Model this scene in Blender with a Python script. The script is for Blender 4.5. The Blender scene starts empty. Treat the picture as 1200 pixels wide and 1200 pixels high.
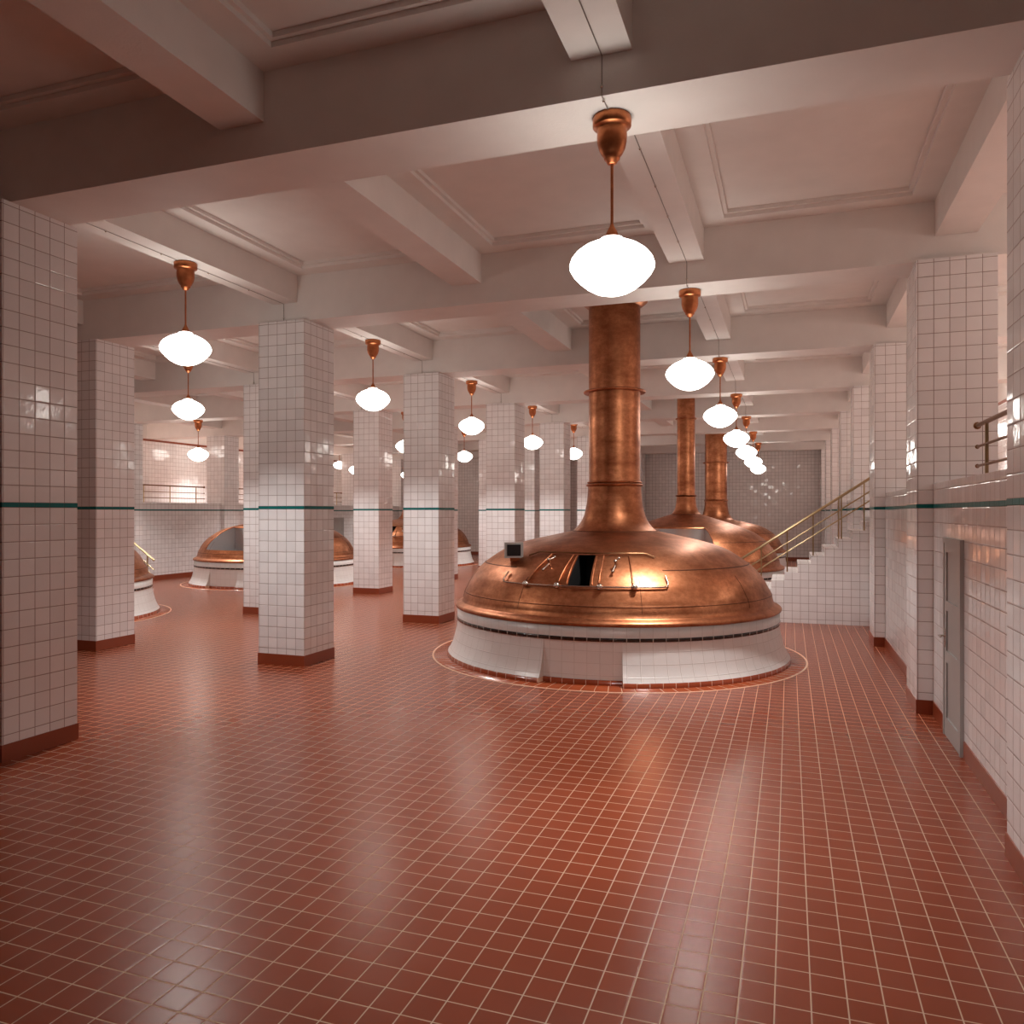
import bpy, math, random
from mathutils import Vector
random.seed(5)
C = bpy.context.scene.collection
R_ = math.radians
EXPO = 0.78
LAMP = 6.4
SPOT = 305.0

# ------------------------------------------------------------------ materials
def mat(name):
    m = bpy.data.materials.new(name); m.use_nodes = True
    nt = m.node_tree; b = nt.nodes['Principled BSDF']
    return m, nt, b
def M(nt, op, a, b=None, c=None):
    n = nt.nodes.new('ShaderNodeMath'); n.operation = op
    for i, v in enumerate((a, b, c)):
        if v is None: continue
        if isinstance(v, (int, float)): n.inputs[i].default_value = v
        else: nt.links.new(v, n.inputs[i])
    return n.outputs[0]
def mixc(nt, f, a, b):
    n = nt.nodes.new('ShaderNodeMix'); n.data_type = 'RGBA'
    for i, v in ((0, f), (6, a), (7, b)):
        if isinstance(v, (int, float)): n.inputs[i].default_value = v
        elif isinstance(v, tuple): n.inputs[i].default_value = (*v[:3], 1)
        else: nt.links.new(v, n.inputs[i])
    return n.outputs[2]
def noise(nt, vec, scale, detail=3, rough=.5):
    n = nt.nodes.new('ShaderNodeTexNoise'); n.inputs['Scale'].default_value = scale
    n.inputs['Detail'].default_value = detail; n.inputs['Roughness'].default_value = rough
    if vec is not None: nt.links.new(vec, n.inputs['Vector'])
    return n.outputs['Fac']
def ramp(nt, f, lo, hi, a, b):
    n = nt.nodes.new('ShaderNodeMapRange'); n.inputs[1].default_value = lo; n.inputs[2].default_value = hi
    n.inputs[3].default_value = a; n.inputs[4].default_value = b
    nt.links.new(f, n.inputs[0]); return n.outputs[0]

def plain(name, col, rough=.5, metal=0, coat=0, bump=0, bscale=60):
    m, nt, b = mat(name)
    b.inputs['Base Color'].default_value = (*col, 1); b.inputs['Roughness'].default_value = rough
    b.inputs['Metallic'].default_value = metal; b.inputs['Coat Weight'].default_value = coat
    tc = nt.nodes.new('ShaderNodeTexCoord')
    n = noise(nt, tc.outputs['Object'], 3.0, 4)
    c = mixc(nt, n, tuple(x * .93 for x in col), tuple(min(1, x * 1.07) for x in col))
    nt.links.new(c, b.inputs['Base Color'])
    if bump:
        bn = nt.nodes.new('ShaderNodeBump'); bn.inputs['Distance'].default_value = bump
        nt.links.new(noise(nt, tc.outputs['Object'], bscale, 4), bn.inputs['Height'])
        nt.links.new(bn.outputs[0], b.inputs['Normal'])
    return m

def tiles(name, col, joint, pu=.165, pv=.165, v0=.25, v1=None, vsplit=2.418, jw=.022, rough=.1, tilt=.010, var=.06, coat=0,
          smear=0, jdepth=.0018, u0=0, spec=.5, wav=.0010):
    """square glazed tiles on UV (metres); above vsplit the rows restart at v1"""
    m, nt, b = mat(name)
    uv = nt.nodes.new('ShaderNodeUVMap'); uv.uv_map = 'UVMap'
    s = nt.nodes.new('ShaderNodeSeparateXYZ'); nt.links.new(uv.outputs[0], s.inputs[0])
    U, V = s.outputs[0], s.outputs[1]
    u = M(nt, 'DIVIDE', M(nt, 'SUBTRACT', U, u0), pu)
    if v1 is not None:
        hi = M(nt, 'GREATER_THAN', V, vsplit)
        off = M(nt, 'ADD', v0, M(nt, 'MULTIPLY', hi, v1 - v0))
    else: off = v0
    v = M(nt, 'DIVIDE', M(nt, 'SUBTRACT', V, off), pv)
    fu, fv = M(nt, 'FRACT', u), M(nt, 'FRACT', v)
    eu = M(nt, 'MINIMUM', fu, M(nt, 'SUBTRACT', 1.0, fu)); ev = M(nt, 'MINIMUM', fv, M(nt, 'SUBTRACT', 1.0, fv))
    e = M(nt, 'MINIMUM', eu, ev)
    inside = ramp(nt, e, jw * .8, jw * 1.25, 0, 1)
    cx = nt.nodes.new('ShaderNodeCombineXYZ')
    nt.links.new(M(nt, 'FLOOR', u), cx.inputs[0]); nt.links.new(M(nt, 'FLOOR', v), cx.inputs[1])
    oi = nt.nodes.new('ShaderNodeObjectInfo'); nt.links.new(M(nt, 'MULTIPLY', oi.outputs['Random'], 97.0), cx.inputs[2])
    wn = nt.nodes.new('ShaderNodeTexWhiteNoise'); nt.links.new(cx.outputs[0], wn.inputs['Vector'])
    sc = nt.nodes.new('ShaderNodeSeparateColor'); nt.links.new(wn.outputs['Color'], sc.inputs[0])
    tc = nt.nodes.new('ShaderNodeTexCoord')
    nz = noise(nt, tc.outputs['Object'], 7.0, 4)
    f = M(nt, 'ADD', M(nt, 'MULTIPLY', sc.outputs[2], .7), M(nt, 'MULTIPLY', nz, .5))
    tcx = mixc(nt, f, tuple(x * (1 - var) for x in col), tuple(min(1, x * (1 + var)) for x in col))
    c = mixc(nt, inside, joint, tcx)
    nt.links.new(c, b.inputs['Base Color'])
    r = M(nt, 'SUBTRACT', .75, M(nt, 'MULTIPLY', inside, .75 - rough))
    if smear:
        sm = noise(nt, uv.outputs[0], 2.0, 2, .5)
        r = M(nt, 'ADD', r, M(nt, 'MULTIPLY', M(nt, 'SUBTRACT', sm, .5), smear * 2))
    nt.links.new(r, b.inputs['Roughness'])
    b.inputs['Coat Weight'].default_value = coat; b.inputs['Coat Roughness'].default_value = .05
    b.inputs['Specular IOR Level'].default_value = spec
    # relief: rounded tile edge, a small random tilt of every tile, faint waviness of the glaze
    edge = M(nt, 'MULTIPLY', ramp(nt, e, jw * .6, jw * 3.2, 0, 1), jdepth)
    tu = M(nt, 'MULTIPLY', M(nt, 'MULTIPLY', fu, pu), M(nt, 'MULTIPLY', M(nt, 'SUBTRACT', sc.outputs[0], .5), tilt * 2))
    tv = M(nt, 'MULTIPLY', M(nt, 'MULTIPLY', fv, pv), M(nt, 'MULTIPLY', M(nt, 'SUBTRACT', sc.outputs[1], .5), tilt * 2))
    wave = M(nt, 'MULTIPLY', noise(nt, tc.outputs['Object'], 16.0, 2), wav)
    h = M(nt, 'ADD', M(nt, 'ADD', edge, M(nt, 'MULTIPLY', M(nt, 'ADD', tu, tv), inside)), wave)
    bn = nt.nodes.new('ShaderNodeBump'); bn.inputs['Distance'].default_value = 1.0
    nt.links.new(h, bn.inputs['Height']); nt.links.new(bn.outputs[0], b.inputs['Normal'])
    return m

def copper(name, a=(.27, .090, .038), c=(.62, .255, .125), rough=.31):
    m, nt, b = mat(name)
    tc = nt.nodes.new('ShaderNodeTexCoord'); mp = nt.nodes.new('ShaderNodeMapping')
    nt.links.new(tc.outputs['Object'], mp.inputs[0]); mp.inputs['Scale'].default_value = (1, 1, 2.2)
    n1 = noise(nt, mp.outputs[0], 1.9, 10, .68)
    mp2 = nt.nodes.new('ShaderNodeMapping'); nt.links.new(tc.outputs['Object'], mp2.inputs[0]); mp2.inputs['Scale'].default_value = (3, 3, 40)
    n2 = noise(nt, mp2.outputs[0], 4.0, 5, .6)
    n3 = noise(nt, tc.outputs['Object'], 14.0, 8, .75)
    f = M(nt, 'MULTIPLY', ramp(nt, n1, .34, .66, 0, 1), ramp(nt, n3, .36, .56, .45, 1))
    nt.links.new(mixc(nt, f, a, c), b.inputs['Base Color'])
    b.inputs['Metallic'].default_value = 1
    nt.links.new(M(nt, 'ADD', ramp(nt, n1, .3, .75, rough + .09, rough - .06), M(nt, 'ADD', M(nt, 'MULTIPLY', n2, .06), M(nt, 'MULTIPLY', n3, .10))), b.inputs['Roughness'])
    bn = nt.nodes.new('ShaderNodeBump'); bn.inputs['Distance'].default_value = .004; bn.inputs['Strength'].default_value = .5
    nt.links.new(M(nt, 'ADD', M(nt, 'MULTIPLY', n1, 1.0), M(nt, 'MULTIPLY', n2, .10)), bn.inputs['Height'])
    nt.links.new(bn.outputs[0], b.inputs['Normal'])
    return m

TILE = (.84, .815, .81); JOINT = (.33, .25, .225)
m_tile = tiles('white_glazed_tile', TILE, JOINT, v1=2.44, jw=.020, tilt=.020)
m_far = tiles('far_glazed_tile', (.84, .80, .78), (.28, .22, .195), v0=0, jw=.024, tilt=.04, rough=.08)
m_green = tiles('green_glazed_tile', (.010, .155, .150), (.05, .10, .09), v0=2.395 - .165, jw=.012, rough=.32, tilt=.004, var=.12, spec=.15)
m_base = plain('terracotta_skirting', (.26, .052, .020), .28, coat=.2)
m_floor = tiles('terracotta_floor_tile', (.250, .046, .016), (.58, .39, .25), v0=-.004, u0=.098, jw=.019, rough=.255, tilt=.002, var=.07, smear=0, wav=0, jdepth=.0005, spec=.52)
m_ring = tiles('orange_radial_tile', (.36, .070, .022), (.80, .5, .32), pu=.182, v0=-2, pv=5, jw=.022, rough=.2, tilt=.004, var=.1)
m_curb = tiles('orange_curb_tile', (.30, .055, .018), (.72, .45, .3), pu=.170, v0=-2, pv=5, jw=.02, rough=.18, tilt=.003, var=.1)
m_cream = plain('cream_grout_line', (.74, .48, .33), .6)
m_plinth = tiles('kettle_white_tile', (.80, .775, .75), (.60, .55, .51), pu=.183, v0=.13, jw=.011, rough=.3, tilt=.004, var=.03)
m_band = tiles('dark_brown_tile', (.030, .016, .012), (.45, .38, .33), pu=.183, v0=-2, pv=5, jw=.035, rough=.15, tilt=.003)
m_paint = plain('ceiling_paint', (.80, .755, .72), .62, bump=.0012, bscale=45)
m_copper = copper('brushed_copper')
m_copper2 = copper('lamp_copper', (.36, .11, .045), (.60, .22, .09), .26)
m_patina = plain('dark_patina', (.10, .035, .018), .5, .8)
m_steel = plain('brushed_steel', (.62, .62, .63), .28, 1)
m_grey = plain('painted_steel_grey', (.38, .38, .38), .5)
m_chrome = plain('polished_chrome', (.72, .68, .62), .14, 1)
m_black = plain('dark_opening', (.006, .005, .005), .6)
m_dull = plain('dull_chrome', (.46, .37, .31), .26, 1)
m_brass = plain('brass_rail', (.46, .34, .19), .30, 1)
m_bronze = plain('bronze_rail', (.24, .12, .06), .34, 1)
m_door = plain('grey_door_paint', (.40, .385, .37), .45)
m_cable = plain('cable_grey', (.30, .25, .22), .5)
m_tread = tiles('stair_tread_tile', (.50, .30, .24), (.6, .42, .33), v0=0, jw=.02, rough=.25)
m_treadw = tiles('pale_stair_tread', (.66, .60, .57), (.4, .33, .3), v0=0, jw=.02, rough=.3)
m_mon = plain('monitor_beige', (.50, .49, .46), .4)
m_screen = plain('monitor_screen', (.035, .030, .030), .12)
def glow():
    m, nt, b = mat('opal_glass')
    b.inputs['Base Color'].default_value = (.9, .88, .84, 1); b.inputs['Roughness'].default_value = .15
    b.inputs['Emission Color'].default_value = (1.0, .945, .87, 1)
    b.inputs['Emission Strength'].default_value = LAMP
    return m
m_glow = glow()

# ------------------------------------------------------------------ mesh helper
class MB:
    def __init__(s, uo=0, vo=0): s.v = []; s.f = []; s.uv = []; s.sm = []; s.mi = []; s.uo = uo; s.vo = vo
    def face(s, pts, uvs=None, smooth=False, mi=0):
        i = len(s.v); s.v += [tuple(p) for p in pts]; s.f.append(tuple(range(i, i + len(pts))))
        if uvs is None: uvs = [(p[0], p[1]) for p in pts]
        s.uv.append(uvs); s.sm.append(smooth); s.mi.append(mi)
    def box(s, x0, x1, y0, y1, z0, z1, ux=None, uy=None, skip='', mi=0, mt=None):
        ux = x0 if ux is None else ux; uy = y0 if uy is None else uy
        q = [('-x', [(x0, y1, z0), (x0, y0, z0), (x0, y0, z1), (x0, y1, z1)]), ('+x', [(x1, y0, z0), (x1, y1, z0), (x1, y1, z1), (x1, y0, z1)]),
             ('-y', [(x0, y0, z0), (x1, y0, z0), (x1, y0, z1), (x0, y0, z1)]), ('+y', [(x1, y1, z0), (x0, y1, z0), (x0, y1, z1), (x1, y1, z1)]),
             ('-z', [(x0, y1, z0), (x1, y1, z0), (x1, y0, z0), (x0, y0, z0)]), ('+z', [(x0, y0, z1), (x1, y0, z1), (x1, y1, z1), (x0, y1, z1)])]
        for n, p in q:
            if n in skip.split(): continue
            if 'x' in n: uv = [(a[1] - uy, a[2]) for a in p]
            elif 'y' in n: uv = [(a[0] - ux, a[2]) for a in p]
            else: uv = [(a[0] - ux, a[1] - uy) for a in p]
            s.face(p, uv, False, (mt if (mt is not None and n == '+z') else mi))
        return s
    def grid(s, P, UV, smooth=True, skip=None, mi=0, flip=False):
        """P rows x cols of points"""
        i0 = len(s.v); nr, nc = len(P), len(P[0])
        for r in P: s.v += [tuple(p) for p in r]
        for i in range(nr - 1):
            for j in range(nc - 1):
                if skip and skip(i, j): continue
                a = [(i, j), (i, j + 1), (i + 1, j + 1), (i + 1, j)]
                if flip: a = a[::-1]
                s.f.append(tuple(i0 + r * nc + c for r, c in a)); s.uv.append([UV[r][c] for r, c in a]); s.sm.append(smooth); s.mi.append(mi)
        return s
    def lathe(s, prof, angs=None, n=64, rref=2.7, skip=None, flip=False, smooth=True, c=(0, 0, 0)):
        if angs is None: angs = [2 * math.pi * i / n for i in range(n + 1)]
        P = [[(c[0] + r * math.sin(a), c[1] - r * math.cos(a), c[2] + z) for a in angs] for r, z in prof]
        UV = [[(a * rref, z) for a in angs] for r, z in prof]
        return s.grid(P, UV, smooth, skip, flip=flip)
    def tube(s, path, r, n=8, cap=True):
        path = [Vector(p) for p in path]; rings = []
        up = None
        for i, p in enumerate(path):
            if i == 0: d = path[1] - p
            elif i == len(path) - 1: d = p - path[i - 1]
            else: d = (path[i + 1] - p).normalized() + (p - path[i - 1]).normalized()
            d.normalize()
            if up is None:
                up = Vector((0, 0, 1)) if abs(d.z) < .9 else Vector((1, 0, 0))
            x = d.cross(up).normalized(); y = x.cross(d).normalized(); up = y
            rings.append([p + r * (math.cos(t) * x + math.sin(t) * y) for t in [2 * math.pi * k / n for k in range(n + 1)]])
        UV = [[(k * .01, i * .1) for k in range(n + 1)] for i in range(len(rings))]
        s.grid(rings, UV, True, flip=True)
        if cap:
            s.face(rings[0][:-1][::1]); s.face(rings[-1][:-1][::-1])
        return s
    def ball(s, c, r, n=12, sz=1):
        m = n // 2
        prof = [(r * math.sin(math.pi * i / m), -r * sz * math.cos(math.pi * i / m)) for i in range(m + 1)]
        prof[0] = (1e-4, prof[0][1]); prof[-1] = (1e-4, prof[-1][1])
        return s.lathe(prof, n=n, c=c)
    def build(s, name, m, parent=None, kind=None, bevel=0):
        me = bpy.data.meshes.new(name); me.from_pydata(s.v, [], s.f)
        l = me.uv_layers.new(name='UVMap'); k = 0
        for fi, uv in enumerate(s.uv):
            for a in uv:
                l.data[k].uv = (a[0] - s.uo, a[1] - s.vo); k += 1
        for p, sm, mi in zip(me.polygons, s.sm, s.mi): p.use_smooth = sm; p.material_index = mi
        for x in (m if isinstance(m, (list, tuple)) else [m]): me.materials.append(x)
        me.validate(); me.update()
        o = bpy.data.objects.new(name, me); C.objects.link(o)
        if parent: o.parent = parent
        if kind: o['kind'] = kind
        if bevel:
            b = o.modifiers.new('bevel', 'BEVEL'); b.width = bevel; b.segments = 2; b.limit_method = 'ANGLE'
        return o
def tag(o, label=None, cat=None, group=None, kind=None):
    if label: o['label'] = label
    if cat: o['category'] = cat
    if group: o['group'] = group
    if kind: o['kind'] = kind
    return o
def empty(name, loc, label, cat, group=None, rz=0):
    o = bpy.data.objects.new(name, None); C.objects.link(o); o.location = loc; o.rotation_euler = (0, 0, rz)
    o.empty_display_size = .2
    return tag(o, label, cat, group)
def copy_tree(o, parent=None):
    c = o.copy(); C.objects.link(c); c.parent = parent
    for ch in list(o.children): copy_tree(ch, c)
    return c
ORD = ['nearest', 'second', 'third', 'fourth', 'fifth', 'sixth', 'seventh', 'eighth', 'ninth']

# ------------------------------------------------------------------ layout
Y0, P = 5.77, 4.86
YB = lambda k: Y0 + P * k                       # main beam / column centre line
YM = lambda k: Y0 + P * (k + .5)                # mid bay
CW = .4125                                      # half column
XR, XA, XB, XL = 1.8125, -7.3625, -11.48, -20.85
XWR, XWL = 1.575, -20.60                        # lower side walls
XGR, XGL = 5.3, -24.3                           # gallery back walls
YF, YN = 40.3, -6.2
ZB, ZS, ZC = 5.286, 5.57, 5.98                  # main beam, long beam, ceiling
ZG = 2.68                                       # gallery floor
K_MIN, K_MAX = -2, 7

# floor
MB().box(XGL, XGR, YN, YF, -.2, 0, ux=0, uy=0).build('floor', m_floor, kind='structure')
# side walls (low, between the columns) with green band and skirting
for side, xw, xo, sg in (('right', XWR, XWR + .3, 1), ('left', XWL, XWL - .3, -1)):
    a, b = min(xw, xo), max(xw, xo)
    spans = []
    for k in range(K_MIN, K_MAX):
        y0, y1 = YB(k) + CW, YB(k + 1) - CW
        if k == 2: spans += [(y0, 17.72), (19.4, y1)] if sg > 0 else [(y0, 16.1), (17.72, y1)]
        else: spans.append((y0, y1))
    w = MB(); g = MB(); bb = MB()
    for y0, y1 in spans:
        w.box(a, b, y0, y1, 0, ZG, uy=y0)
        gx = (a - .003, b) if sg > 0 else (a, b + .003)
        g.box(*gx, y0, y1, 2.395, 2.44, uy=y0)
        bx = (xw - .012, xw) if sg > 0 else (xw, xw + .012)
        cuts = [(y0, y1)]
        if side == 'right' and y0 < 9 < y1: cuts = [(y0, 8.50), (9.45, y1)]
        if side == 'left' and y0 < 33 < y1: cuts = [(y0, 32.70), (33.62, y1)]
        for c0, c1 in cuts: bb.box(*bx, c0, c1, 0, .165)
    wo = w.build('wall_' + side, m_tile, kind='structure')
    g.build('green_band', m_green, wo)
    bb.build('baseboard_' + side, m_base, kind='structure')
    # gallery floor slab and its back wall
    s0, s1 = (xo, XGR) if sg > 0 else (XGL, xo)
    g0, g1 = (17.72, 19.4) if sg > 0 else (16.1, 17.72)
    fl = MB().box(s0, s1, YN, g0, ZG - .35, ZG, ux=0, uy=0).box(s0, s1, g1, YF, ZG - .35, ZG, ux=0, uy=0)
    x2 = 2.75 if sg > 0 else -21.2
    t0, t1 = (x2, XGR) if sg > 0 else (XGL, x2)
    fl.box(t0, t1, g0, g1, ZG - .35, ZG, ux=0, uy=0)
    tag(fl.build('trim_' + ('1' if sg > 0 else '2'), m_tread), 'tiled floor slab of the raised ' + side + ' gallery', None, None, 'structure')
    gw = MB().box(*((XGR, XGR + .2) if sg > 0 else (XGL - .2, XGL)), YN, YF, 0, 5.2)
    gwo = gw.build('wall_gallery_' + side, m_tile, kind='structure')
    MB().box(*((XGR - .02, XGR + .2) if sg > 0 else (XGL - .2, XGL + .02)), YN, YF, 5.2, 5.28).build('top_strip', m_base, gwo)
    MB().box(*((XGR, XGR + .2) if sg > 0 else (XGL - .2, XGL)), YN, YF, 5.28, 6.2).build('upper_wall', m_paint, gwo)
wf = MB().box(XGL, XGR, YF, YF + .2, 0, 5.6, ux=0).build('wall_back', m_far, kind='structure')
MB().box(XGL, XGR, YF, YF + .2, 5.6, 6.2).build('upper_wall', m_paint, wf)
MB().box(XA, XWR, YF - .012, YF, 0, .165).box(XL + .3, XB, YF - .012, YF, 0, .165).box(XB, XA, YF - .012, YF, 0, .165).build('baseboard_back', m_base, kind='structure')
MB().box(XGL, XGR, YN - .2, YN, 0, 6.2, ux=0).build('wall_front', m_far, kind='structure')

# ceiling with recessed panels, main beams, long beams
LB = [XL, -17.79, -14.76, -11.67, -7.35, -4.31, -1.25, 1.82]
ce = MB(); ce.box(XGL - .2, XGR + .2, YN, YF, 6.07, 6.3)
edges = [XGL] + [v for x in LB for v in (x - .22, x + .22)] + [XGR]
cells = [(edges[i], edges[i + 1]) for i in range(0, len(edges), 2)]
ybs = [YN] + [v for k in range(K_MIN, K_MAX + 1) for v in (YB(k) - .325, YB(k) + .325)] + [YF]
W = .27
for x0, x1 in cells:
    for j in range(0, len(ybs), 2):
        y0, y1 = ybs[j], ybs[j + 1]
        if y1 - y0 < .7: ce.box(x0, x1, y0, y1, ZC, 6.08); continue
        ce.box(x0, x1, y0, y0 + W, ZC, 6.08, skip='+z').box(x0, x1, y1 - W, y1, ZC, 6.08, skip='+z')
        ce.box(x0, x0 + W, y0 + W, y1 - W, ZC, 6.08, skip='+z').box(x1 - W, x1, y0 + W, y1 - W, ZC, 6.08, skip='+z')
        a, b, c, d, t = x0 + W, x1 - W, y0 + W, y1 - W, .045
        ce.box(a, b, c, c + t, 6.025, 6.08, skip='+z').box(a, b, d - t, d, 6.025, 6.08, skip='+z')
        ce.box(a, a + t, c + t, d - t, 6.025, 6.08, skip='+z').box(b - t, b, c + t, d - t, 6.025, 6.08, skip='+z')
ce.build('ceiling', m_paint, kind='structure')
n = 3
for k in range(K_MIN, K_MAX + 1):
    o = MB().box(XGL, XGR, YB(k) - .325, YB(k) + .325, ZB, 6.07).build('trim_%d' % n, m_paint, kind='structure', bevel=.008); n += 1
    o['label'] = 'painted main ceiling beam across the hall, %s row' % (ORD[k] + ' column' if k >= 0 else 'behind the view')
for x in LB:
    MB().box(x - .22, x + .22, YN, YF, ZS, 6.07).build('trim_%d' % n, m_paint, kind='structure', bevel=.008); n += 1

# columns: one thing each, parts skirting, shaft, green band, top
def column_proto():
    r = empty('tiled_column', (0, 0, 0), 'x', 'column')
    MB(uo=.012).box(-CW, CW, -CW, CW, .165, ZB, skip='+z -z').build('shaft', m_tile, r, bevel=.004)
    e = CW + .003
    MB(uo=.012).box(-e, e, -e, e, 2.395, 2.44).build('green_band', m_green, r)
    e = CW + .010
    MB().box(-e, e, -e, e, 0, .165).build('skirting', m_base, r, bevel=.003)
    return r
rows = [('R', XR, 'against the right wall'), ('A', XA, 'in the free row just left of the big kettle'),
        ('B', XB, 'in the second free row from the right wall, beyond the row beside the kettle'), ('L', XL, 'against the far left wall')]
proto = column_proto(); used = False
for rn, x, where in rows:
    for k in range(-1 if rn in 'RA' else 0, K_MAX + 1):
        o = proto if not used else copy_tree(proto); used = True
        o.location = (x, YB(k), 0)
        nm = ('%s from the camera' % ORD[k + 1] if k + 1 else 'first') if rn in 'RA' else ORD[k] + ' from the camera'
        if rn == 'A':
            lab = {-1: 'tiled column behind the viewpoint in the row left of the kettle', 0: 'white tiled column at the left edge of the photo, nearest and largest',
                   1: 'large white tiled column, front one in the middle left, broad green band',
                   2: 'white tiled column just left of the monitor on the big kettle, second step back in its row'}.get(k)
            if lab is None: lab = 'white tiled column, %s one back along the free row left of the big kettle chimney' % ORD[k]
        elif rn == 'R':
            lab = {-1: 'tiled wall column behind the viewpoint at the right wall', 0: 'tiled wall column cut by the right edge of the photo',
                   1: 'tiled wall column beside the grey door, railing shadows on it',
                   2: 'tiled wall column where the right stair handrail ends'}.get(k) or 'tiled wall column, %s back along the right wall' % ORD[k]
        elif rn == 'B':
            lab = {0: 'tiled column outside the left frame edge', 1: 'white tiled column standing beside the leftmost kettle, left of the front lamp pair',
                   2: 'white tiled column half hidden behind the large front middle left column',
                   3: 'white tiled column between the two middle left kettles of the far aisle'}.get(k) or 'distant tiled column, %s back in the row beyond the front ones' % ORD[k]
        else:
            lab = 'tiled wall column on the far left wall, %s back' % (ORD[k] if k else 'first')
        tag(o, lab, 'column', 'tiled columns ' + where)

# ------------------------------------------------------------------ pendant lamps
def lamp_proto():
    r = empty('pendant_lamp', (0, 0, 0), 'x', 'lamp')
    cp = [(.001, 0), (.140, 0), (.143, -.012), (.143, -.070), (.134, -.078), (.112, -.088), (.108, -.10), (.111, -.13), (.110, -.185), (.098, -.235),
          (.078, -.275), (.058, -.300), (.060, -.306), (.058, -.314), (.046, -.322), (.036, -.345), (.020, -.352), (.001, -.352)]
    MB().lathe(cp, n=32, flip=True).build('canopy', m_copper2, r)
    MB().tube([(0, 0, -.345), (0, 0, -.86)], .011, 10).build('rod', m_copper2, r)
    MB().lathe([(.013, -.795), (.016, -.81), (.040, -.853), (.050, -.880), (.052, -.900), (.001, -.900)], n=24, flip=True).build('globe_holder', m_copper2, r)
    gp = [(.001, -.893), (.055, -.893), (.082, -.902), (.094, -.915), (.100, -.925), (.150, -.942), (.212, -.972), (.266, -1.012), (.300, -1.055), (.315, -1.098), (.313, -1.125),
          (.288, -1.170), (.240, -1.222), (.186, -1.266), (.128, -1.298), (.066, -1.317), (.001, -1.322)]
    MB().lathe(gp, n=40, flip=True).build('globe', m_glow, r)
    l = bpy.data.lights.new('added_downspot', 'SPOT'); l.energy = SPOT; l.color = (1.0, .985, .965); l.spot_size = R_(128); l.spot_blend = .75; l.shadow_soft_size = .12  # added spot, no visible part: boosts the lamp's downward light
    lo = bpy.data.objects.new('added_downspot', l); C.objects.link(lo); lo.parent = r; lo.location = (0, 0, -1.33)
    return r
lp = lamp_proto(); used = False
def lamp(x, y, z, label, group):
    global used
    o = lp if not used else copy_tree(lp); used = True
    o.location = (x, y, z); tag(o, label, 'lamp', group)
GR = 'lamps in a line over the right kettle aisle'
for k in range(0, 7):
    lamp(-1.245, YB(k), ZB, ['largest white globe pendant lamp hanging above the big kettle at top centre',
         'globe pendant lamp right of the big kettle chimney, second in the right line'][k] if k < 2 else 'white globe pendant lamp, %s away in the overlapping right line' % ORD[k], GR)
GA = 'lamps in a line over the row of columns left of the big kettle'
for k in range(0, 6):
    lamp(-7.37, YM(k), ZS, ['large white globe pendant lamp at upper left beside the nearest left column',
         'globe pendant lamp between the front middle left column and the next one',
         'globe pendant lamp third in the line, right of the second free column',
         'small globe pendant lamp fourth in the middle line', 'small globe pendant lamp touching the big chimney outline, fifth in the middle line',
         'distant globe pendant lamp hidden by the big chimney'][k], GA)
GB = 'lamps in a line over the second row of columns'
for k in range(1, 6):
    lamp(-11.67, YM(k), ZS, {1: 'globe pendant lamp hanging right below the large upper left one', 2: 'globe pendant lamp hidden behind the front middle left column',
         3: 'globe pendant lamp half hidden at the left side of the second free column', 4: 'tiny globe pendant lamp below the third lamp of the middle line',
         5: 'far globe pendant lamp hidden by the columns'}[k], GB)
GL = 'lamps over the left kettle aisle'
for k in range(1, 7):
    lamp(-17.79, YB(k), ZB, 'small globe pendant lamp in front of the left gallery, above its railing' if k == 3 else 'globe pendant lamp over the left kettle aisle, out of sight behind columns', GL)
for k in range(0, 7):
    lamp(4.4, YM(k), ZC, 'globe pendant lamp inside the right gallery, out of sight', 'lamps in the right gallery')
for k in range(1, 7):
    lamp(-22.85, YM(k) - .5, ZC, 'globe pendant lamp inside the left gallery, out of sight', 'lamps in the left gallery')

# thin supply cables clipped along the beams
def cable(x, kind, k0, k1, label):
    pts = []; clips = []
    zz = ZS - .006
    for k in range(k0, k1 + 1):
        yf, yr = YB(k) - .325, YB(k) + .325
        pts += [(x, yf - .012, zz), (x, yf - .008, zz - .005), (x, yf - .008, ZB - .002)]
        clips.append((x, yf - .010, ZB + .06))
        pts += [(x, yf, ZB - .007), (x, yr, ZB - .007), (x, yr + .008, ZB), (x, yr + .008, zz)]
        if kind == 'R': clips += [(x, yr - .02, ZB - .01), (x, yf + .05, ZB - .01)]
        for t in range(1, 5): clips.append((x, yr + t * (P - .65) / 5, zz - .004))
    o = MB().tube([(x, YB(k0) - 4, zz)] + pts, .0045, 5).build('power_cable', m_cable)
    tag(o, label, 'cable')
    for c in clips[:90]: MB().ball(c, .013, 8).build('cable_clip', m_chrome, o)
cable(-1.245, 'R', 0, 4, 'thin cable clipped under the beams, linking the right line of globe lamps')
cable(-7.37, 'A', 0, 4, 'thin cable along the long beam linking the lamps left of the kettle chimney')
cable(-11.67, 'A', 1, 4, 'thin cable along the long beam over the second row of columns')

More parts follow.
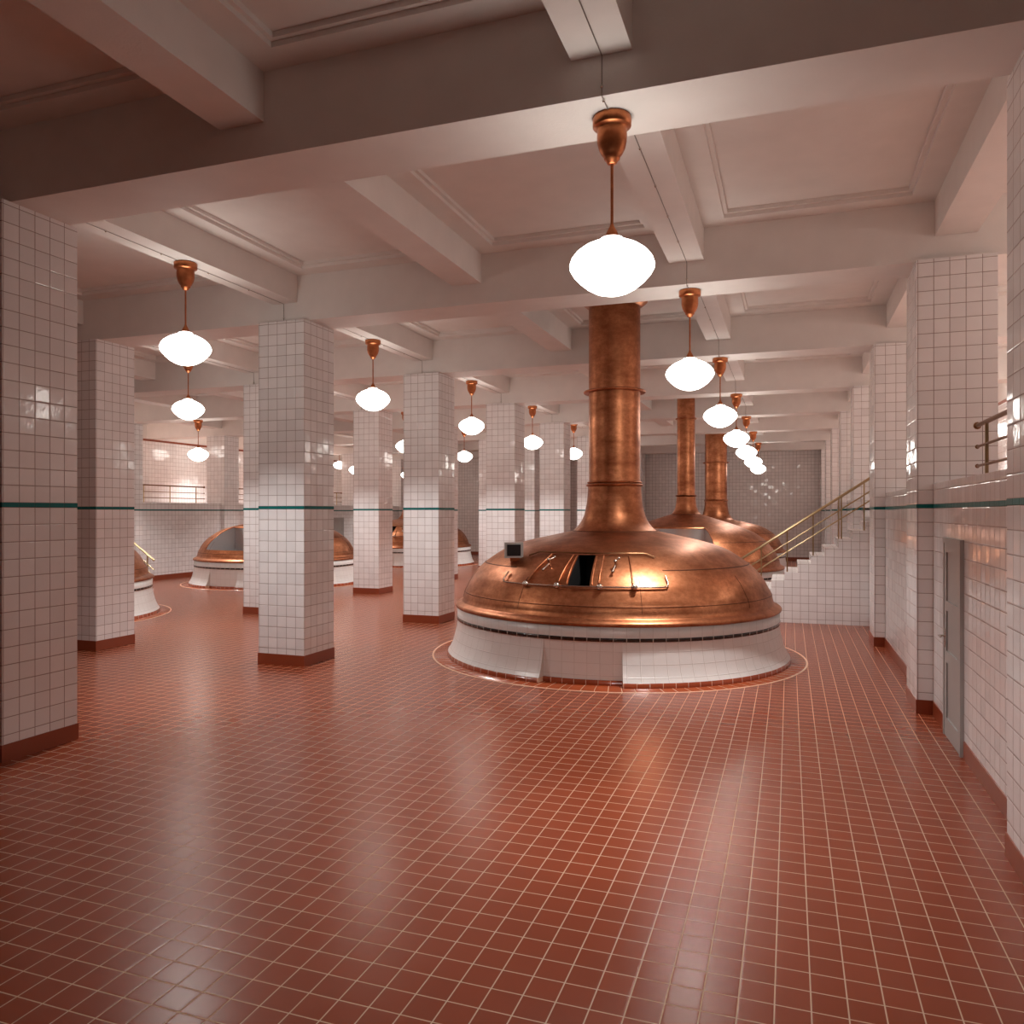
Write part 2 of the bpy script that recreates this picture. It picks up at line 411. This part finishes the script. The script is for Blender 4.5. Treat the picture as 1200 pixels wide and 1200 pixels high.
# ------------------------------------------------------------------ kettles
DOME = [(2.600, .790), (2.640, .790), (2.661, .803), (2.668, .820), (2.661, .838), (2.635, .858), (2.590, .880), (2.565, .890), (2.556, .900), (2.552, .912), (2.545, .918),
        (2.532, .960), (2.518, 1.040), (2.510, 1.047), (2.500, 1.085), (2.470, 1.135), (2.430, 1.215), (2.375, 1.305), (2.290, 1.410), (2.190, 1.505), (2.080, 1.585), (1.950, 1.672),
        (1.865, 1.722), (1.740, 1.780), (1.620, 1.822), (1.500, 1.858), (1.350, 1.895), (1.200, 1.928), (1.000, 1.972), (.850, 2.003), (.710, 2.033)]
NECK = [(.706, 2.036), (.690, 2.046), (.630, 2.095), (.585, 2.150), (.545, 2.215), (.513, 2.29), (.488, 2.38), (.468, 2.48), (.454, 2.60), (.447, 2.70), (.443, 2.78)]
DOME2 = DOME[:19] + [(2.19, 1.535), (2.08, 1.63), (1.95, 1.72), (1.865, 1.775), (1.74, 1.835), (1.62, 1.885), (1.5, 1.930), (1.35, 1.985), (1.2, 2.035), (1.0, 2.10), (.8, 2.165), (.6, 2.23), (.42, 2.285)]
NECK2 = [(.416, 2.288), (.400, 2.30), (.365, 2.345), (.330, 2.405), (.302, 2.48), (.284, 2.57), (.272, 2.67), (.265, 2.78)]
def zof(prof, R):
    pr = [p for p in prof if p[1] > 1.04]
    for (r0, z0), (r1, z1) in zip(pr, pr[1:]):
        if r1 <= R <= r0: return z0 + (z1 - z0) * (r0 - R) / max(1e-6, r0 - r1)
    return pr[-1][1]
def pol(R, a, z): t = R_(a); return (R * math.sin(t), -R * math.cos(t), z)
def clip_prof(prof, R):      # add an exact row at radius R
    pr = list(prof)
    for i in range(13, len(pr) - 1):
        if pr[i][0] > R > pr[i + 1][0] and min(pr[i][0] - R, R - pr[i + 1][0]) > .004:
            pr.insert(i + 1, (R, zof(prof, R))); break
    return pr
def angles(extra, step=3):
    a = set(round(-180 + step * i, 3) for i in range(int(360 / step) + 1))
    for e in extra:
        a = {v for v in a if abs(v - e) > step * .45 or abs(v) == 180}; a.add(e)
    return sorted(a)
def kettle(loc, label, mirror=1, steel=False, open2=None, tall=False, rings=(2.82, 4.36), hidden=False):
    x, y = loc
    r = empty('brew_kettle', (x, y, 0), label, 'kettle', 'copper brewing kettles')
    dome, neck = (DOME2, NECK2) if tall else (DOME, NECK)
    na, nb = (-9.8, 14.3) if mirror > 0 else (-14.0, 9.4)
    # ---- plinth
    pl = MB()
    A = [R_(a) for a in angles([])]
    pl.lathe([(2.60, .79), (2.640, .79), (2.636, .64)], A, flip=False)
    fl = [R_(v) for v in [nb + (360 + na - nb) * i / 110 for i in range(111)]]
    FP = [(2.630, .594), (2.634, .54), (2.645, .46), (2.661, .40), (2.685, .30), (2.715, .20), (2.755, .12), (2.790, .07)]
    pl.lathe(FP, fl)
    ni = [R_(na + (nb - na) * i / 12) for i in range(13)]
    pl.lathe([(2.628, .594), (2.628, .07)], ni)
    for a in (na, nb):
        pts = [pol(R, a, z) for R, z in FP] + [pol(2.55, a, .07), pol(2.55, a, .594)]
        pl.face(pts if a == nb else pts[::-1], [(0, p[2]) for p in pts])
    po = pl.build('plinth', m_plinth, r)
    MB().lathe([(2.630, .642), (2.643, .641), (2.643, .593), (2.625, .592)], A, rref=2.7).build('dark_band', m_band, po)
    cb = MB(); cb.lathe([(2.785, .07), (2.803, .068), (2.806, .0)], fl)
    cb.lathe([(2.62, .07), (2.655, .068), (2.657, 0)], ni)
    for a in (na, nb):
        pts = [pol(2.806, a, 0), pol(2.803, a, .068), pol(2.64, a, .068), pol(2.64, a, 0)]; cb.face(pts, [(0, 0)] * 4)
    cb.build('curb', m_curb, r)
    # ---- dome with hatch opening
    bo = (-4.0, 3.6) if mirror > 0 else (-3.6, 4.0)
    if steel: bo = (-26.5, 25.5)
    Rt, Rb = (1.500, 2.455) if steel else (1.865, 2.37)
    prof = clip_prof(clip_prof(dome, Rt), Rb)
    al = angles([bo[0], bo[1]])
    rows_ = [i for i, p in enumerate(prof)]
    iR = [i for i, p in enumerate(prof) if p[1] > 1.04 and Rt - .003 <= p[0] <= Rb + .003]
    i0, i1 = iR[0], iR[-1]
    j0, j1 = al.index(bo[0]), al.index(bo[1])
    sk = lambda i, j: i0 <= i < i1 and j0 <= j < j1
    do = MB().lathe(prof, [R_(a) for a in al], skip=sk).build('dome', m_copper, r)
    # recess behind the opening
    zt, zb = zof(dome, Rt), zof(dome, Rb)
    rc = MB(); aa = [R_(al[j]) for j in range(j0, j1 + 1)]
    depth = .0 if steel else .35
    e = .004
    zf = 1.0 if steel else .95
    rc.lathe([(Rt - depth, zf), (Rt - depth, zt - e), (Rt + .02, zt - e)], aa, smooth=False)
    rc.lathe([(Rb, zb - e), (Rb, zf), (Rt - depth, zf)], aa, smooth=False)
    for a in (bo[0], bo[1]):
        pts = [pol(R, a, z - e) for R, z in prof[i0:i1 + 1]] + [pol(Rt - depth, a, zt - e), pol(Rt - depth, a, zf), pol(Rb, a, zf)]
        rc.face(pts, [(0, 0)] * len(pts))
    rc.build('hatch_interior', m_steel if steel else m_black, r)
    if steel:
        MB().lathe([(Rt + .03, zt - .03), (Rt + .03, zt + .012), (Rt - .03, zt + .018)], [a for a in aa], flip=True).build('hatch_lip', m_copper, r)
        for a in bo:
            MB().tube([pol(R + .008, a, z + .008) for R, z in prof[i0:i1 + 1]], .014, 8).build('hatch_edge', m_copper, r)
        MB().ball((0.1, -2.0, 1.02), .16, 20, .5).build('manhole_cover', m_chrome, r)
    # seams (raised sheet joints)
    for a in ((-21, 20.5, 62, 105, 150, -65, -110, -152)):
        pts = [pol(R + .001, a, z + .001) for R, z in dome[11:19]]
        MB().tube(pts, .0035, 4, False).build('seam', m_patina, do)
    Rs = 2.17; zs = zof(dome, Rs)
    MB().lathe([(Rs + .006, zs - .004), (Rs + .006, zs + .005), (Rs - .008, zs + .009)], [R_(a) for a in range(30, 331, 3)]).build('sheet_lap', m_patina, do)
    for Rq, zq in ((2.519, 1.047), (.712, 2.036) if not tall else (.424, 2.288)): MB().lathe([(Rq, zq - .004), (Rq + .003, zq), (Rq - .002, zq + .005)], n=96).build('ring_seam', m_patina, do)
    # ---- neck and chimney
    Rp = .25 if tall else .43
    MB().lathe(neck, n=56).build('neck', m_copper, r)
    MB().lathe([(Rp + .012, neck[-1][1]), (Rp, neck[-1][1] + .05), (Rp, 4.0), (Rp, ZC)], n=56).build('chimney', m_copper, r)
    rr = Rp + .045
    for z in (rings[0], rings[0] + (.045 if not tall else 0)):
        q = .022 if z == rings[0] else .014
        MB().lathe([(Rp + q * 1.1 + q * math.cos(t), z + q * math.sin(t)) for t in [2 * math.pi * i / 10 for i in range(11)]], n=56, flip=True).build('collar_ring', m_copper, r)
    Rr = Rp + .09 if not tall else Rp + .045
    MB().lathe([(Rp, rings[1] - .012), (Rr - .015, rings[1] - .02), (Rr, rings[1] - .008), (Rr, rings[1] + .008), (Rr - .015, rings[1] + .02), (Rp, rings[1] + .012)], n=56, flip=False).build('flange_ring', m_copper, r)
    MB().lathe([(Rp, ZC - .20), (Rp + .02, ZC - .19), (Rp + .12, ZC - .115), (Rp + .125, ZC - .105), (Rp + .125, ZC)], n=56, flip=False).build('ceiling_flange', m_copper, r)
    # ---- sliding hatch hardware
    if not steel:
        s = mirror
        o_ = .030
        def onr(R, a, lift=o_): return pol(R + lift * .45, a * s, zof(dome, R) + lift)
        bot = [onr(2.27, -31.5)] + [onr(2.36, -31.8)] + [onr(2.385, -31)] + [onr(2.39, a) for a in range(-29, 29, 3)] + [onr(2.385, 29.5), onr(2.36, 30.2), onr(2.27, 30)]
        MB().tube(bot, .012, 8).build('lower_rail', m_dull, r)
        top = [onr(1.96, -28.5), onr(1.875, -25)] + [onr(1.865, a) for a in range(-24, 26, 4)] + [onr(1.875, 26), onr(1.95, 29)]
        MB().tube(top, .012, 8).build('upper_rail', m_bronze, r)
        for at, ab in ((-17.1, -20.1), (-6.3, -7.6), (7.4, 6.7), (18.3, 18.1)):
            pts = []
            for i in range(9):
                t = i / 8; R = 1.89 + (2.34 - 1.89) * t; pts.append(onr(R, at + (ab - at) * t, .014))
            MB().tube(pts, .012, 6).build('hatch_strip', m_copper, r)
        for a in (-19.8, -7.5, 7.2, 18.4):
            kb = MB(); p = onr(2.40, a, .05); kb.ball(p, .047, 14)
            kb.build('roller_knob', m_chrome, r)
        for a in (-14.0, 12.4):
            h = MB(); p0 = onr(2.12, a, .01); p1 = onr(2.12, a, .10); h.tube([p0, p1], .014, 8); h.ball(p1, .028, 10)
            p2 = onr(2.23, a - 1, .05); h.tube([onr(2.12, a, .05), p2], .012, 8); h.ball(p2, .024, 10)
            p3 = onr(2.04, a + 1.4, .08); h.tube([p1, p3], .010, 8); h.ball(p3, .022, 10)
            h.build('clamp_handle', m_dull, r)
        # hatch panel joints left and right of the opening
        for a in (bo[0] - .7, bo[1] + .7):
            pts = [onr(1.89 + .46 * i / 8, a * s, .004) for i in range(9)]
            MB().tube(pts, .012, 4, False).build('opening_frame', m_copper, r)
    return r
K1 = (-2.775, YM(1)); K2 = (-2.775, YM(3)); K3 = (-2.775, YM(5)); KA = (-16.26, YM(1)); KB = (-16.26, 22.4); KC = (-16.26, YM(5))
kettle(K1, 'big copper brewing kettle in front centre with wide chimney, black hatch gap and chrome rollers', rings=(2.80, 4.36))
kettle(K2, 'copper kettle right behind the big one, with slim chimney and open steel hatch', steel=True, tall=True, rings=(2.81, 5.00))
kettle(K3, 'copper kettle farthest back on the right, wide chimney, mostly hidden', rings=(2.80, 4.32))
kettle(KA, 'copper kettle at the far left, mostly hidden behind a tiled column', mirror=-1)
kettle(KB, 'copper kettle at middle left with large open grey hatch', mirror=-1, steel=True)
kettle(KC, 'small distant copper kettle showing on both sides of a tiled column, centre left', mirror=-1)
# tiled rings in the floor around the kettles
for i, k in enumerate((K1, K2, K3, KA, KB, KC)):
    o = MB().lathe([(2.60, .003), (3.025, .003), (3.03, -.01)], n=128, rref=3.0, flip=True).build('trim_%d' % (40 + i), m_ring, kind='structure')
    o.location = (k[0], k[1], 0)
    g = MB().lathe([(3.022, .0), (3.022, .0045), (3.052, .0045), (3.052, 0)], n=128, flip=True).build('grout_ring', m_cream, o)

# monitor on the big kettle
mx, my = K1[0] - 2.06 * math.sin(R_(36)), K1[1] - 2.06 * math.cos(R_(36))
mo = empty('monitor', (mx, my, 1.50), 'small beige framed monitor with dark screen mounted on the left shoulder of the big kettle', 'monitor', rz=R_(20))
MB().box(-.145, .145, -.03, .07, .145, .385).build('housing', m_mon, mo, bevel=.01)
MB().box(-.105, .105, -.036, -.02, .178, .352).build('screen', m_screen, mo)
MB().tube([(0.02, .02, .16), (0.02, .02, .0), (0.02, .0, -.06)], .022, 10).box(-.06, .09, -.04, .09, .10, .15).ball((.02, .02, .08), .05, 12).build('bracket', m_copper2, mo)
MB().box(-.07, .17, -.06, -.03, -.05, -.02).build('foot_plate', m_copper, mo)

# ------------------------------------------------------------------ right wall door, left wall door
def door(n, xw, sg, y0, y1, label):
    h = 2.08
    def bx(a, b, ya, yb, za, zb, mb): 
        xs = sorted((xw - sg * a, xw - sg * b)); mb.box(xs[0], xs[1], ya, yb, za, zb)
    d = MB(); bx(-.05, .012, y0 + .045, y1 - .045, .0, h - .045, d)
    # stiles and rails proud of the sunken panels
    e = .028
    bx(.012, e, y0 + .045, y0 + .145, .005, h - .045, d); bx(.012, e, y1 - .145, y1 - .045, .005, h - .045, d)
    for za, zb in ((.005, .20), (.78, .90), (1.32, 1.42), (1.93, h - .045)): bx(.012, e, y0 + .145, y1 - .145, za, zb, d)
    do = d.build('door_%d' % n, m_door, kind='structure', bevel=.004); do['label'] = label
    f = MB(); bx(-.05, .035, y0, y0 + .05, 0, h, f); bx(-.05, .035, y1 - .05, y1, 0, h, f); bx(-.05, .035, y0 + .051, y1 - .051, h - .05, h, f)
    f.build('door_frame', m_door, do, bevel=.003)
    hd = MB(); yh = y1 - .10
    x0, x1 = xw - sg * e, xw - sg * (e + .06)
    hd.tube([(x0, yh, 1.05), (x1, yh, 1.05), (x1, yh - .11, 1.05)], .010, 8); xs = sorted((xw - sg * .026, xw - sg * .034)); hd.box(xs[0], xs[1], yh - .025, yh + .025, .93, 1.13)
    hd.build('door_handle', m_chrome, do)
door(1, XWR, 1, 8.53, 9.42, 'narrow grey panelled door in the right tiled wall')
door(2, XWL, -1, 32.72, 33.60, 'grey door in the distant left wall behind the kettles')

# ------------------------------------------------------------------ stairs
RUN, RISE = .266, .1787
def stairs(name, xb, sg, ya, yb, label):
    st = empty(name, (xb, ya, 0), label, 'stairs')
    b = MB(); n_ = 15
    for i in range(n_):
        x0 = sg * RUN * i; x1 = sg * RUN * (i + 1) if i < n_ - 1 else sg * (RUN * (i + 1) + .15)
        xs = sorted((x0, x1))
        b.box(xs[0], xs[1], 0, yb - ya, 0, RISE * (i + 1) - (.002 if i == n_ - 1 else 0), ux=0, mt=1)
    b.build('steps', [m_tile, m_treadw], st)
    return st
stairs('staircase', -1.43, 1, 17.72, 19.4, 'white tiled staircase rising right to the gallery behind the big kettle')
stairs('staircase', -17.05, -1, 16.1, 17.72, 'white tiled staircase rising left behind the far left kettle')
def stair_rail(xb, sg, y, label, i0=0):
    r = empty('stair_railing', (xb, y, 0), label, 'railing')
    z = lambda X: RISE / RUN * X
    X0, X1 = (.28 if sg > 0 else -.08), 3.98
    def P_(X, h): return (sg * X, .05, z(X) + h)
    MB().tube([P_(X0, 1.03), P_(X1, 1.03)], .029, 10).build('handrail', m_brass, r)
    for h in (.76, .57): MB().tube([P_(X0, h), P_(X1, h)], .015, 8).build('lower_bar', m_brass, r)
    for X in (.34 if sg > 0 else .16, .86, 1.387, 1.904, 2.402, 2.455, 2.89, 3.38, 3.9):
        MB().box(*sorted((sg * X - .014, sg * X + .014)), .035, .065, z(X) - .03, z(X) + 1.02).build('post', m_brass, r)
    return r
stair_rail(-1.43, 1, 17.74, 'brass stair railing on the front side of the right staircase')
stair_rail(-17.05, -1, 17.60, 'brass stair railing above the far left kettle, sloping down to the right')

# gallery railings, one per bay
def railing(x, k, label):
    y0, y1 = YB(k) + CW + .28, YB(k + 1) - CW - .46
    r = empty('gallery_railing', (x, y0, ZG), label, 'railing', 'gallery railings between wall columns')
    L = y1 - y0
    for nm, h, rad in (('handrail', .61, .024), ('middle_bar', .38, .014), ('lower_bar', .17, .014)):
        b = MB().tube([(0, 0, h), (0, L, h)], rad, 10).ball((0, L, h), rad * 1.7, 12).ball((0, 0, h), rad * 1.7, 12); b.build(nm, m_bronze, r)
    for t in (.10, .47, .87):
        MB().box(-.016, .016, L * t - .008, L * t + .008, 0, .60).build('post', m_brass, r)
for k in (-1, 0, 1, 3, 4, 5, 6): railing(1.93, k, {-1: 'gallery railing beyond the right frame edge', 0: 'bronze gallery railing end above the grey door at the right edge'}.get(k, 'gallery railing on the right, out of sight behind wall column'))
for k in (2, 3, 4, 5, 6):
    if k == 2: continue
    railing(-21.0, k, {3: 'bronze gallery railing on the left wall beneath the small lamp', 4: 'gallery railing on the left wall starting beside the half hidden column', 5: 'distant gallery railing on the left wall above the grey door'}.get(k, 'farthest gallery railing on the left wall'))

# ------------------------------------------------------------------ world, camera, render settings
w = bpy.data.worlds.new('world'); bpy.context.scene.world = w; w.use_nodes = True
w.node_tree.nodes['Background'].inputs[0].default_value = (.5, .5, .5, 1); w.node_tree.nodes['Background'].inputs[1].default_value = .2
cd = bpy.data.cameras.new('camera'); cam = bpy.data.objects.new('camera', cd); C.objects.link(cam)
cam.location = (0, 0, 2.35); cam.rotation_euler = (math.pi / 2, 0, math.atan(325 / 922)); cd.sensor_width = 36; cd.lens = 36 * 922 / 1200; cd.shift_y = 0
cd.clip_start = .05; cd.clip_end = 200
sc = bpy.context.scene; sc.camera = cam
vs = sc.view_settings; vs.view_transform = 'Standard'; vs.look = 'None'; vs.gamma = 1; vs.use_curve_mapping = False; vs.exposure = EXPO
cy = sc.cycles; cy.max_bounces = 7; cy.diffuse_bounces = 5; cy.glossy_bounces = 4; cy.caustics_reflective = False; cy.caustics_refractive = False
cy.use_adaptive_sampling = True; cy.adaptive_threshold = .02; cy.sample_clamp_indirect = 8; cy.use_denoising = True; cy.use_light_tree = True
